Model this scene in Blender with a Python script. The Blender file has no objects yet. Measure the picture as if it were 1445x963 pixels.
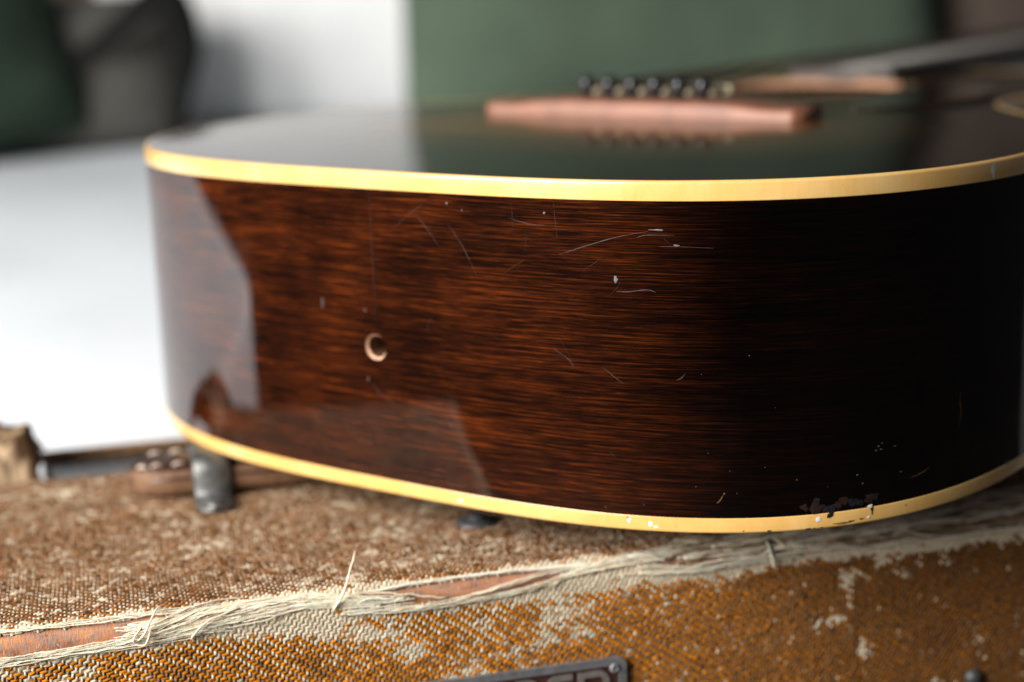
import bpy, math, random
import numpy as np
from mathutils import Vector, Matrix
from mathutils.geometry import delaunay_2d_cdt
random.seed(7); rng = np.random.default_rng(7)
S = bpy.context.scene
COL = S.collection
MM = 0.001

# ------------------------------------------------------------------ camera, light, exposure
cam_d = bpy.data.cameras.new('camera'); cam = bpy.data.objects.new('camera', cam_d); COL.objects.link(cam)
CR = Vector((0.96892, -0.24514, -0.03328)); CU = Vector((0.08590, 0.20723, 0.97451)); CF = Vector((0.23199, 0.94708, -0.22184))
CAMP = Vector((0.04306, -0.50726, 0.19746))
m = Matrix((CR, CU, -CF)).transposed().to_4x4(); m.translation = CAMP
cam.matrix_world = m
cam_d.sensor_width = 36.0; cam_d.lens = 58.126
cam_d.clip_start = 0.01; cam_d.clip_end = 50
cam_d.dof.use_dof = True; cam_d.dof.focus_distance = 0.512; cam_d.dof.aperture_fstop = 4.3; cam_d.dof.aperture_blades = 0
S.camera = cam

world = bpy.data.worlds.new('World'); S.world = world; world.use_nodes = True
bg = world.node_tree.nodes['Background']; bg.inputs[0].default_value = (0.95, 0.95, 1.0, 1); bg.inputs[1].default_value = 0.08

def area_lamp(name, loc, target, sx, sy, watts, col):
    d = bpy.data.lights.new(name, 'AREA'); d.shape = 'RECTANGLE'; d.size = sx; d.size_y = sy; d.energy = watts; d.color = col
    o = bpy.data.objects.new(name, d); COL.objects.link(o); o.location = loc
    o.rotation_euler = (Vector(target) - Vector(loc)).to_track_quat('-Z', 'Y').to_euler()
    return o
area_lamp('window_light', (-0.98, -0.40, 0.60), (0.15, 0.10, 0.05), 0.85, 0.75, 54, (1.0, 0.972, 0.935))

S.view_settings.view_transform = 'Standard'; S.view_settings.look = 'None'
S.view_settings.exposure = 0.0; S.view_settings.gamma = 1.0; S.view_settings.use_curve_mapping = False
S.render.engine = 'CYCLES'

# ------------------------------------------------------------------ helpers
def noise2(x, y, seed=0):
    """smooth value noise, vectorised"""
    x = np.asarray(x, float); y = np.asarray(y, float)
    xi = np.floor(x).astype(np.int64); yi = np.floor(y).astype(np.int64); xf = x - xi; yf = y - yi
    def h(a, b):
        n = (a * 374761393 + b * 668265263 + seed * 974634777) & 0xFFFFFFFF
        n = ((n ^ (n >> 13)) * 1274126177) & 0xFFFFFFFF
        return ((n ^ (n >> 16)) & 0xFFFF) / 65535.0
    u = xf * xf * (3 - 2 * xf); v = yf * yf * (3 - 2 * yf)
    return (h(xi, yi) * (1 - u) + h(xi + 1, yi) * u) * (1 - v) + (h(xi, yi + 1) * (1 - u) + h(xi + 1, yi + 1) * u) * v
def fbm(x, y, seed=0, o=3):
    a = 0; w = 0
    for k in range(o):
        a = a + noise2(x * 2 ** k, y * 2 ** k, seed + k) / 2 ** k; w += 1 / 2 ** k
    return a / w
def sstep(a, b, x):
    t = np.clip((np.asarray(x, float) - a) / (b - a), 0, 1); return t * t * (3 - 2 * t)

def obj(name, verts, faces, mat, parent=None, off=(0, 0, 0), smooth=True, col=None, uv=None, scale=MM):
    me = bpy.data.meshes.new(name)
    v = np.asarray(verts, float) * scale
    me.from_pydata(v.tolist(), [], [list(map(int, f)) for f in faces])
    if smooth: me.polygons.foreach_set('use_smooth', [True] * len(me.polygons))
    if col is not None:
        a = me.color_attributes.new('Col', 'FLOAT_COLOR', 'POINT'); a.data.foreach_set('color', np.asarray(col, np.float32).ravel())
    if uv is not None:
        a = me.attributes.new('suv', 'FLOAT_VECTOR', 'POINT'); a.data.foreach_set('vector', np.asarray(uv, np.float32).ravel())
    me.materials.append(mat); me.update()
    o = bpy.data.objects.new(name, me); COL.objects.link(o)
    if parent is not None:
        o.parent = parent; o.location = off
    return o
def fastobj(name, V, Q, mat, parent, off, col=None, uv=None):
    """big all-quad mesh from numpy"""
    me = bpy.data.meshes.new(name); V = (np.asarray(V, np.float32) * MM); Q = np.asarray(Q, np.int32)
    me.vertices.add(len(V)); me.vertices.foreach_set('co', V.ravel())
    me.loops.add(Q.size); me.loops.foreach_set('vertex_index', Q.ravel())
    me.polygons.add(len(Q)); me.polygons.foreach_set('loop_start', np.arange(0, Q.size, 4, dtype=np.int32))
    me.polygons.foreach_set('use_smooth', np.ones(len(Q), bool))
    if col is not None:
        a = me.color_attributes.new('Col', 'FLOAT_COLOR', 'POINT'); a.data.foreach_set('color', np.asarray(col, np.float32).ravel())
    me.materials.append(mat); me.update(calc_edges=True); me.validate()
    o = bpy.data.objects.new(name, me); COL.objects.link(o); o.parent = parent; o.location = off
    return o
def empty(name, loc, rz=0.0):
    e = bpy.data.objects.new(name, None); COL.objects.link(e); e.location = loc; e.rotation_euler = (0, 0, rz); e.empty_display_size = 0.05; return e
def tag(o, label, cat, group=None):
    o['label'] = label; o['category'] = cat
    if group: o['group'] = group
    return o
def grid_faces(nu, nv, closed_u=False):
    f = []
    for i in range(nu if closed_u else nu - 1):
        for j in range(nv - 1):
            a = i * nv + j; b = ((i + 1) % nu) * nv + j
            f.append((a, b, b + 1, a + 1))
    return f
def tube(points, rad, sides=8, cap=True):
    P = np.asarray(points, float); n = len(P)
    T = np.gradient(P, axis=0); T /= np.linalg.norm(T, axis=1)[:, None] + 1e-12
    up = np.array([0.0, 0.3, 1.0]); V = []; F = []
    R = np.broadcast_to(np.asarray(rad, float), (n,))
    N = np.cross(T, up); N /= np.linalg.norm(N, axis=1)[:, None] + 1e-12; B = np.cross(N, T)
    for i in range(n):
        for k in range(sides):
            a = 2 * math.pi * k / sides
            V.append(P[i] + R[i] * (math.cos(a) * N[i] + math.sin(a) * B[i]))
    for i in range(n - 1):
        for k in range(sides):
            F.append((i * sides + k, i * sides + (k + 1) % sides, (i + 1) * sides + (k + 1) % sides, (i + 1) * sides + k))
    if cap: F.append(tuple(range(sides))[::-1]); F.append(tuple((n - 1) * sides + k for k in range(sides)))
    return V, F
def box(x0, x1, y0, y1, z0, z1, b=0.0):
    """box with chamfered edges"""
    b = min(b, (x1 - x0) / 2.1, (y1 - y0) / 2.1, (z1 - z0) / 2.1)
    if b <= 0:
        V = [(x, y, z) for x in (x0, x1) for y in (y0, y1) for z in (z0, z1)]
        return V, [(0, 1, 3, 2), (4, 6, 7, 5), (0, 4, 5, 1), (2, 3, 7, 6), (0, 2, 6, 4), (1, 5, 7, 3)]
    V = []; F = []; idx = {}
    for sx in (0, 1):
        for sy in (0, 1):
            for sz in (0, 1):
                X = (x0, x1)[sx]; Y = (y0, y1)[sy]; Z = (z0, z1)[sz]; dx = b if sx == 0 else -b; dy = b if sy == 0 else -b; dz = b if sz == 0 else -b
                for ax, p in (('x', (X, Y + dy, Z + dz)), ('y', (X + dx, Y, Z + dz)), ('z', (X + dx, Y + dy, Z))):
                    idx[(sx, sy, sz, ax)] = len(V); V.append(p)
    I = lambda a, b_, c, ax: idx[(a, b_, c, ax)]
    for s in (0, 1):
        q = [I(s, 0, 0, 'x'), I(s, 1, 0, 'x'), I(s, 1, 1, 'x'), I(s, 0, 1, 'x')]; F.append(q if s else q[::-1])
        q = [I(0, s, 0, 'y'), I(0, s, 1, 'y'), I(1, s, 1, 'y'), I(1, s, 0, 'y')]; F.append(q if s else q[::-1])
        q = [I(0, 0, s, 'z'), I(1, 0, s, 'z'), I(1, 1, s, 'z'), I(0, 1, s, 'z')]; F.append(q if s else q[::-1])
    for a in (0, 1):
        for c in (0, 1):
            F.append([I(a, c, 0, 'x'), I(a, c, 0, 'y'), I(a, c, 1, 'y'), I(a, c, 1, 'x')])
            F.append([I(a, 0, c, 'x'), I(a, 0, c, 'z'), I(a, 1, c, 'z'), I(a, 1, c, 'x')])
            F.append([I(0, a, c, 'y'), I(0, a, c, 'z'), I(1, a, c, 'z'), I(1, a, c, 'y')])
    for a in (0, 1):
        for c in (0, 1):
            for e in (0, 1): F.append([I(a, c, e, 'x'), I(a, c, e, 'y'), I(a, c, e, 'z')])
    return V, F
def lathe(profile, n=24, axis='z'):
    V = []; F = []
    for (r, h) in profile:
        for k in range(n):
            a = 2 * math.pi * k / n
            V.append((r * math.cos(a), r * math.sin(a), h) if axis == 'z' else (r * math.cos(a), h, r * math.sin(a)))
    for i in range(len(profile) - 1):
        for k in range(n):
            F.append((i * n + k, i * n + (k + 1) % n, (i + 1) * n + (k + 1) % n, (i + 1) * n + k))
    F.append(tuple((len(profile) - 1) * n + k for k in range(n)))
    return V, F
def move(V, d): return [(v[0] + d[0], v[1] + d[1], v[2] + d[2]) for v in V]
def join(parts):
    V = []; F = []
    for v, f in parts:
        o = len(V); V += [tuple(p) for p in v]; F += [tuple(i + o for i in q) for q in f]
    return V, F

# ------------------------------------------------------------------ materials
class NT:
    def __init__(s, name):
        s.m = bpy.data.materials.new(name); s.m.use_nodes = True; s.t = s.m.node_tree; s.b = s.t.nodes['Principled BSDF']
    def n(s, typ, **kw):
        x = s.t.nodes.new(typ)
        for k, v in kw.items(): setattr(x, k, v)
        return x
    def l(s, a, b): s.t.links.new(a, b)
    def set(s, **kw):
        for k, v in kw.items(): s.b.inputs[k.replace('_', ' ')].default_value = v
        return s
    def noise(s, vec, scale, detail=3, rough=0.55, dist=0.0):
        x = s.n('ShaderNodeTexNoise'); x.inputs['Scale'].default_value = scale; x.inputs['Detail'].default_value = detail
        x.inputs['Roughness'].default_value = rough; x.inputs['Distortion'].default_value = dist
        if vec is not None: s.l(vec, x.inputs['Vector'])
        return x.outputs['Fac']
    def ramp(s, fac, stops, interp='LINEAR'):
        r = s.n('ShaderNodeValToRGB'); e = r.color_ramp.elements; r.color_ramp.interpolation = interp
        while len(e) < len(stops): e.new(0.5)
        for k, (p, c) in enumerate(stops): e[k].position = p; e[k].color = (c[0], c[1], c[2], 1) if len(c) == 3 else c
        s.l(fac, r.inputs[0]); return r.outputs[0]
    def mapping(s, vec, scale=(1, 1, 1), loc=(0, 0, 0), rot=(0, 0, 0)):
        x = s.n('ShaderNodeMapping'); x.inputs['Scale'].default_value = scale; x.inputs['Location'].default_value = loc; x.inputs['Rotation'].default_value = rot
        s.l(vec, x.inputs['Vector']); return x.outputs[0]
    def coord(s, k='Object'): return s.n('ShaderNodeTexCoord').outputs[k]
    def attr(s, name, out='Color'):
        a = s.n('ShaderNodeAttribute'); a.attribute_name = name; return a.outputs[out]
    def bump(s, h, strength, dist, target='Normal'):
        x = s.n('ShaderNodeBump'); x.inputs['Strength'].default_value = strength; x.inputs['Distance'].default_value = dist
        s.l(h, x.inputs['Height']); s.l(x.outputs[0], s.b.inputs[target]); return x
    def mix(s, fac, a, b, mode='MIX'):
        x = s.n('ShaderNodeMix', data_type='RGBA', blend_type=mode)
        for sock, v in ((x.inputs[0], fac), (x.inputs[6], a), (x.inputs[7], b)):
            if isinstance(v, (int, float)): sock.default_value = v
            elif isinstance(v, tuple): sock.default_value = v if len(v) == 4 else (*v, 1)
            else: s.l(v, sock)
        return x.outputs[2]
    def math(s, op, a, b=None, c=None, clamp=False):
        x = s.n('ShaderNodeMath', operation=op); x.use_clamp = clamp
        for k, v in enumerate((a, b, c)):
            if v is None: continue
            if isinstance(v, (int, float)): x.inputs[k].default_value = v
            else: s.l(v, x.inputs[k])
        return x.outputs[0]

def plain(name, col, rough=0.5, metal=0.0, var=0.0, vscale=300, bump=0.0, bscale=800, bdist=0.0002, spec=0.5, coat=0.0):
    M = NT(name); M.set(Base_Color=(*col, 1), Roughness=rough, Metallic=metal, Specular_IOR_Level=spec, Coat_Weight=coat)
    co = M.coord()
    if var > 0:
        lo = tuple(c * (1 - var) for c in col); hi = tuple(min(1, c * (1 + var)) for c in col)
        M.l(M.ramp(M.noise(co, vscale, 4), [(0.3, lo), (0.7, hi)]), M.b.inputs['Base Color'])
    if bump > 0: M.bump(M.noise(co, bscale, 4, 0.6), bump, bdist)
    return M.m

def mat_side():
    M = NT('mahogany_side'); uv = M.attr('suv', 'Vector')     # x = arc length (m), y = height (m), z = side of the seam
    g1 = M.noise(M.mapping(uv, (30, 1500, 40)), 1.0, 5, 0.66, 0.25)
    g2 = M.noise(M.mapping(uv, (110, 3000, 90), (3, 1, 0)), 1.0, 3, 0.6, 0.2)
    g3 = M.noise(M.mapping(uv, (14, 110, 9), (7, 2, 0)), 1.0, 3, 0.5, 0.6)
    g4 = M.noise(M.mapping(uv, (42, 26, 9), (1, 9, 0)), 1.0, 2, 0.5, 0.3)
    f = M.math('ADD', M.math('MULTIPLY', g1, 0.62), M.math('MULTIPLY', g2, 0.38))
    f = M.math('ADD', f, M.math('MULTIPLY', M.math('SUBTRACT', g3, 0.5), 0.20))
    f = M.math('ADD', f, M.math('MULTIPLY', M.math('SUBTRACT', g4, 0.5), 0.10))
    c = M.ramp(f, [(0.36, (0.004, 0.0015, 0.001)), (0.47, (0.011, 0.0031, 0.0015)), (0.55, (0.042, 0.0088, 0.0023)), (0.70, (0.170, 0.033, 0.0048))])
    sx = M.n('ShaderNodeSeparateXYZ'); M.l(uv, sx.inputs[0])                 # walnut lacquer plus painted shade: lighter at the tail, near black on the bout
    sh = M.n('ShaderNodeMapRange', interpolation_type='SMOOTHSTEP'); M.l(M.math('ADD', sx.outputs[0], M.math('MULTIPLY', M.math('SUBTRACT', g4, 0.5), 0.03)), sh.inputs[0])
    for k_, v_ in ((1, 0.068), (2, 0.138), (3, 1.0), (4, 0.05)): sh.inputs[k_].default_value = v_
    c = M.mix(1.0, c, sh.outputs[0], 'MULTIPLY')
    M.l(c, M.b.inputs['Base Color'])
    M.set(Roughness=0.32, Specular_IOR_Level=0.0, Coat_Weight=1.0, Coat_Roughness=0.045, Coat_IOR=1.72)
    b = M.n('ShaderNodeBump'); b.inputs['Strength'].default_value = 0.25; b.inputs['Distance'].default_value = 0.00006
    w = M.noise(M.mapping(uv, (18, 22, 1)), 1.0, 2, 0.5)
    h = M.math('ADD', M.math('MULTIPLY', w, 6.0), M.math('MULTIPLY', g1, 0.12))
    M.l(h, b.inputs['Height']); M.l(b.outputs[0], M.b.inputs['Coat Normal'])
    s = M.noise(M.mapping(uv, (70, 60, 1), (2, 2, 0)), 1.0, 3, 0.6)
    cr = M.n('ShaderNodeMapRange'); cr.inputs[1].default_value = 0.45; cr.inputs[2].default_value = 0.75; cr.inputs[3].default_value = 0.035; cr.inputs[4].default_value = 0.11
    M.l(s, cr.inputs[0]); M.l(cr.outputs[0], M.b.inputs['Coat Roughness'])
    return M.m
def mat_top():
    M = NT('sunburst_spruce'); d = M.attr('Col', 'Fac'); co = M.coord()   # Col = distance from the rim / 0.1 m
    g = M.noise(M.mapping(co, (900, 8, 60)), 1.0, 3, 0.6, 0.1)
    n = M.noise(co, 14, 2)
    d2 = M.math('ADD', d, M.math('MULTIPLY', M.math('SUBTRACT', n, 0.5), 0.12))
    c = M.ramp(d2, [(0.0, (0.0035, 0.0025, 0.002)), (0.42, (0.007, 0.004, 0.0025)), (0.85, (0.06, 0.022, 0.006)), (1.0, (0.14, 0.055, 0.012))])
    c = M.mix(0.35, c, M.ramp(g, [(0.35, (0.55, 0.5, 0.45)), (0.65, (1, 1, 1))]), 'MULTIPLY')
    M.l(c, M.b.inputs['Base Color']); M.set(Roughness=0.35, Specular_IOR_Level=0.05, Coat_Weight=0.66, Coat_Roughness=0.08, Coat_IOR=1.45)
    b = M.n('ShaderNodeBump'); b.inputs['Strength'].default_value = 0.06; b.inputs['Distance'].default_value = 0.0001
    M.l(M.noise(M.mapping(co, (60, 12, 10)), 1.0, 2), b.inputs['Height']); M.l(b.outputs[0], M.b.inputs['Coat Normal'])
    return M.m
def mat_binding():
    M = NT('aged_binding'); co = M.coord()
    n = M.noise(co, 22, 5, 0.7); st = M.noise(M.mapping(co, (900, 900, 40)), 1.0, 2)
    c = M.ramp(n, [(0.3, (0.74, 0.41, 0.105)), (0.5, (0.83, 0.505, 0.165)), (0.72, (0.88, 0.61, 0.26))])
    c = M.mix(0.15, c, M.ramp(st, [(0.3, (0.75, 0.7, 0.6)), (0.6, (1, 1, 1))]), 'MULTIPLY')
    sp = M.ramp(M.noise(M.mapping(co, (1, 1, 1), (3, 1, 2)), 620, 2, 0.5), [(0.70, (1, 1, 1)), (0.76, (0.55, 0.36, 0.16))])
    c = M.mix(0.5, c, sp, 'MULTIPLY')
    M.l(c, M.b.inputs['Base Color']); M.set(Roughness=0.3, Coat_Weight=1.0, Coat_Roughness=0.16)
    M.b.inputs['Subsurface Weight'].default_value = 0.12; M.b.inputs['Subsurface Scale'].default_value = 0.002
    M.bump(M.noise(co, 260, 3), 0.15, 0.0002)
    return M.m
def mat_tweed():
    M = NT('lacquered_tweed'); c = M.attr('Col'); co = M.coord()
    n = M.noise(co, 1900, 3, 0.65)
    c2 = M.mix(0.55, c, M.ramp(n, [(0.28, (0.42, 0.38, 0.34)), (0.66, (1.12, 1.1, 1.08))]), 'MULTIPLY')
    M.l(c2, M.b.inputs['Base Color']); M.set(Roughness=0.6, Specular_IOR_Level=0.14)
    M.bump(n, 0.55, 0.00022)
    return M.m
def mat_thread():
    M = NT('frayed_cotton'); co = M.coord(); n = M.noise(co, 45, 3); f = M.noise(co, 2600, 2)
    oi = M.n('ShaderNodeObjectInfo').outputs['Random']
    c = M.ramp(M.math('ADD', M.math('MULTIPLY', n, 0.5), M.math('MULTIPLY', oi, 0.5)), [(0.2, (0.66, 0.54, 0.38)), (0.5, (0.82, 0.71, 0.54)), (0.75, (0.88, 0.81, 0.68))])
    c = M.mix(0.4, c, M.ramp(f, [(0.3, (0.6, 0.55, 0.5)), (0.6, (1, 1, 1))]), 'MULTIPLY')
    M.l(c, M.b.inputs['Base Color']); M.set(Roughness=0.85, Specular_IOR_Level=0.15)
    M.b.inputs['Sheen Weight'].default_value = 0.2; M.b.inputs['Subsurface Weight'].default_value = 0.35; M.b.inputs['Subsurface Scale'].default_value = 0.0008
    M.bump(f, 0.5, 0.00015)
    return M.m
def mat_rawwood():
    M = NT('bare_cabinet_wood'); co = M.coord()
    a = M.noise(M.mapping(co, (120, 400, 400)), 1.0, 4, 0.65); b = M.noise(M.mapping(co, (1500, 700, 420)), 1.0, 3, 0.6)
    c = M.ramp(a, [(0.32, (0.15, 0.06, 0.035)), (0.5, (0.46, 0.18, 0.07)), (0.7, (0.62, 0.25, 0.08))])
    d = M.ramp(b, [(0.42, (0, 0, 0)), (0.62, (1, 1, 1))])
    c = M.mix(d, c, (0.33, 0.215, 0.17))
    M.l(c, M.b.inputs['Base Color']); M.set(Roughness=0.7); M.bump(b, 0.5, 0.0004)
    return M.m
def mat_fabric(name, col, var=0.12, vs=9, ws=900, rough=0.9, bd=0.0006):
    M = NT(name); co = M.coord()
    n = M.noise(co, vs, 3); w = M.noise(co, ws, 2)
    c = M.ramp(n, [(0.3, tuple(x * (1 - var) for x in col)), (0.7, tuple(min(0.92, x * (1 + var)) for x in col))])
    c = M.mix(0.3, c, M.ramp(w, [(0.3, (0.75, 0.75, 0.75)), (0.65, (1, 1, 1))]), 'MULTIPLY')
    M.l(c, M.b.inputs['Base Color']); M.set(Roughness=rough, Specular_IOR_Level=0.2); M.bump(w, 0.4, bd)
    return M.m

m_side = mat_side(); m_top = mat_top(); m_bind = mat_binding(); m_tweed = mat_tweed(); m_thread = mat_thread(); m_raw = mat_rawwood()
m_rose = plain('faded_rosewood', (0.25, 0.105, 0.062), 0.5, var=0.25, vscale=90, bump=0.2, bscale=500)
m_board = plain('fingerboard_rosewood', (0.075, 0.058, 0.05), 0.6, var=0.3, vscale=120)
m_neck = plain('neck_mahogany', (0.05, 0.018, 0.008), 0.3, var=0.3, vscale=60, coat=0.8)
m_hole = plain('raw_hole_wood', (0.62, 0.37, 0.24), 0.8, var=0.3, vscale=700, bump=0.4, bscale=1500, bdist=0.0003)
m_inside = plain('bare_inside_wood', (0.50, 0.26, 0.15), 0.8, var=0.15, vscale=40)
m_black = plain('black_plastic', (0.012, 0.012, 0.014), 0.22)
m_bone = plain('bone', (0.72, 0.64, 0.46), 0.4, var=0.1)
m_steel = plain('string_metal', (0.22, 0.15, 0.09), 0.45, 1.0)
m_nickel = plain('fret_metal', (0.30, 0.29, 0.27), 0.45, 1.0)
m_guard = plain('pickguard_celluloid', (0.02, 0.008, 0.005), 0.12, var=0.5, vscale=60, coat=0.5)
m_chrome = plain('control_panel_chrome', (0.62, 0.65, 0.68), 0.16, 1.0, var=0.1, vscale=30)
m_clip = plain('worn_nickel_clip', (0.17, 0.17, 0.165), 0.48, 0.75, var=0.55, vscale=220, bump=0.2, bscale=700)
m_darkmetal = plain('dark_metal', (0.085, 0.085, 0.09), 0.55, 0.5, var=0.4, vscale=400, bump=0.3, bscale=900)
m_leather = plain('brown_leather', (0.040, 0.016, 0.012), 0.35, var=0.35, vscale=150, bump=0.3, bscale=900, coat=0.15)
m_leatheredge = plain('raw_leather_edge', (0.17, 0.085, 0.042), 0.7, var=0.35, vscale=300, bump=0.4, bscale=900)
m_stitch = plain('stitching_thread', (0.62, 0.50, 0.40), 0.8)
m_platerim = plain('nameplate_metal', (0.20, 0.20, 0.205), 0.5, 0.35, var=0.25, vscale=300, bump=0.2, bscale=900)
m_platefield = plain('nameplate_maroon', (0.055, 0.018, 0.013), 0.55, var=0.3, vscale=250)
m_letter = plain('nameplate_letter_metal', (0.21, 0.18, 0.165), 0.5, 0.3, var=0.25, vscale=300)
m_white = mat_fabric('white_cotton_cover', (0.76, 0.80, 0.84), 0.04, 9, 500)
m_white2 = mat_fabric('white_linen', (0.91, 0.93, 0.94), 0.01, 7, 500)
m_green = mat_fabric('sage_green_linen', (0.088, 0.122, 0.085), 0.16, 11, 700)
m_dkgreen = mat_fabric('dark_green_velvet', (0.017, 0.029, 0.019), 0.5, 9, 700)
m_grey = mat_fabric('taupe_grey_wool', (0.082, 0.079, 0.071), 0.15, 9, 700)
m_taupe = mat_fabric('dark_taupe_upholstery', (0.090, 0.068, 0.055), 0.2, 9, 700)
m_strap = mat_fabric('black_webbing', (0.006, 0.006, 0.006), 0.2, 40, 900)
m_floor = plain('dark_floor', (0.035, 0.025, 0.02), 0.5, var=0.3, vscale=6)
m_chipw = plain('chip_white', (0.80, 0.76, 0.68), 0.6, var=0.1)
m_chipk = plain('chip_black_filler', (0.012, 0.012, 0.014), 0.25, var=0.5, vscale=900, bump=0.8, bscale=1400, bdist=0.0004)
m_chipr = plain('chip_bare_mahogany', (0.022, 0.009, 0.007), 0.35, var=0.4, vscale=900, bump=0.8, bscale=1400, bdist=0.0004)
m_chipb = plain('ding_painted_glint', (0.125, 0.112, 0.112), 0.35, var=0.3, vscale=900)  # dings, their reflections painted in as a pale grey
m_chipo = plain('ding_amber', (0.15, 0.085, 0.034), 0.5, var=0.4, vscale=900)
m_scr = plain('scratch_pale', (0.052, 0.031, 0.025), 0.5, var=0.4, vscale=500)

# ------------------------------------------------------------------ the setting: floor, sofa, cushions
fl = obj('floor', [(-6, -6, -0.42), (6, -6, -0.42), (6, 6, -0.42), (-6, 6, -0.42)], [(0, 1, 2, 3)], m_floor, scale=1.0, smooth=False); fl['kind'] = 'structure'

sofa = tag(empty('sofa', (0.4, 0.65, -0.42)), 'low sofa with white covered seat and dark taupe backrest behind the amplifier', 'sofa')
def seat_mesh():
    xs = np.concatenate([[-0.90] * 1, np.linspace(-0.895, 1.60, 90), [1.605]]); ys = np.linspace(0, 1, 60)
    V = []
    for x in xs:
        for t in ys:
            if t < 0.25:                                   # front face and rounded front edge
                a = t / 0.25
                if a < 0.5: y, z = 0.226, -0.415 + (0.388) * (a / 0.5)
                else:
                    b = (a - 0.5) / 0.5 * math.pi / 2; y = 0.226 + 0.018 * (1 - math.cos(b)); z = -0.027 + 0.015 * math.sin(b)
            else:
                a = (t - 0.25) / 0.75; y = 0.244 + a * 1.10; z = -0.012 + 0.068 * (1 - math.exp(-(y - 0.244) / 0.25)) + 0.022 * math.exp(-((x - 0.43) / 0.10) ** 2 - ((y - 0.34) / 0.06) ** 2)
            y = y + 1.3 * 0.05 * math.log1p(math.exp((-0.50 - x) / 0.05)) * (1.0 if t < 0.25 else 1 - (t - 0.25) / 0.75)
            edge = min(1, max(0, (x + 0.90) / 0.06)); edge2 = min(1, max(0, (1.605 - x) / 0.06))
            if z > -0.1: z = z - 0.05 * (1 - math.sqrt(1 - (1 - edge) ** 2)) - 0.05 * (1 - math.sqrt(1 - (1 - edge2) ** 2))
            if z > -0.01 and (x < 0.1 or x > 0.65): z += 0.006 * (float(fbm(np.array(x * 7.0), np.array(y * 7.0), 4)) - 0.5)
            V.append((x - 0.4, y - 0.65, z + 0.42))
    return V, grid_faces(len(xs), len(ys))
V, F = seat_mesh(); obj('seat', V, F, m_white, sofa, scale=1.0)
V, F = box(-1.30, 1.20, 0.72, 0.95, 0.20, 0.95, 0.05); obj('backrest', V, F, m_taupe, sofa, scale=1.0)

def pillow(name, w, h, d, mat, loc, rot, label, seedv, cat='cushion'):
    n = 40; V = []; g = np.linspace(-1, 1, n); off = len(V)
    for sgn in (-1, 1):
        for a in g:
            for b in g:
                pin = 1 - 0.03 * (1 - a * a) * abs(b) ** 3 ; pin2 = 1 - 0.03 * (1 - b * b) * abs(a) ** 3
                th = d / 2 * (max(0, 1 - a ** 4) * max(0, 1 - b ** 4)) ** 0.45
                wob = 0.012 * (float(fbm(np.array(a * 2.3 + 5), np.array(b * 2.3 + 5), seedv)) - 0.5) * (1 - a ** 6) * (1 - b ** 6)
                V.append((a * w / 2 * pin2, sgn * th + wob, h / 2 + b * h / 2 * pin))
    f = grid_faces(n, n); F = f + [tuple(i + n * n for i in q[::-1]) for q in f]
    o = obj(name, V, F, mat, scale=1.0)
    o.location = loc; o.rotation_euler = rot
    return tag(o, label, cat)
R_ = math.radians
pillow('cushion', 0.52, 0.46, 0.15, m_green, (0.574, 0.965, 0.05), (R_(-12), 0, R_(-3)), 'large sage green cushion leaning behind the guitar bridge', 11)
pillow('cushion', 0.52, 0.46, 0.08, m_white2, (0.30, 1.105, 0.050), (R_(-4), 0, R_(-10)), 'bright white cushion standing beside the sage green one', 13)
pillow('cushion', 0.42, 0.17, 0.14, m_dkgreen, (-0.150, 0.910, 0.030), (R_(-10), R_(-12), R_(14)), 'very dark green cushion at the end of the row beside the grey one', 17)
pillow('cushion', 0.34, 0.137, 0.12, m_grey, (-0.045, 0.985, 0.048), (R_(-6), 0, R_(4)), 'taupe grey cushion partly covered by a black strap', 19)
pillow('cushion', 0.45, 0.44, 0.14, m_taupe, (1.06, 0.985, 0.050), (R_(-10), 0, R_(-8)), 'dark taupe brown cushion next to the sage green one', 23)
def wpt(px, py, Y):
    k = (px - 722.5) / 2333.0; q = -(py - 481.5) / 2333.0
    d = CF + CR * k + CU * q; t = (Y - CAMP.y) / d.y; return CAMP + d * t
st = [(0.005, 0.93, 0.122), (0.024, 0.925, 0.133), (0.051, 0.922, 0.147), (0.081, 0.918, 0.168), (0.101, 0.915, 0.184), (0.112, 0.912, 0.174), (0.120, 0.912, 0.143), (0.117, 0.915, 0.114), (0.110, 0.918, 0.085), (0.104, 0.92, 0.055)]
def crom(P, n=8):
    P = np.asarray(P, float); Q = np.vstack([2 * P[0] - P[1], P, 2 * P[-1] - P[-2]]); out = []
    for i in range(1, len(Q) - 2):
        for t in np.linspace(0, 1, n, endpoint=False):
            a, b, c, d = Q[i - 1], Q[i], Q[i + 1], Q[i + 2]
            out.append(0.5 * ((2 * b) + (-a + c) * t + (2 * a - 5 * b + 4 * c - d) * t ** 2 + (-a + 3 * b - 3 * c + d) * t ** 3))
    out.append(P[-1]); return np.array(out)
sp = crom(st, 6); sr = np.interp(np.linspace(0, 1, len(sp)), [0, .2, .4, .55, .7, .8, 1], [0.004, 0.006, 0.011, 0.017, 0.014, 0.009, 0.006])
V, F = tube(sp, sr, 10); so = obj('strap', V, F, m_strap, scale=1.0); tag(so, 'black looped strap hanging in front of the taupe grey cushion', 'strap')

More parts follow.
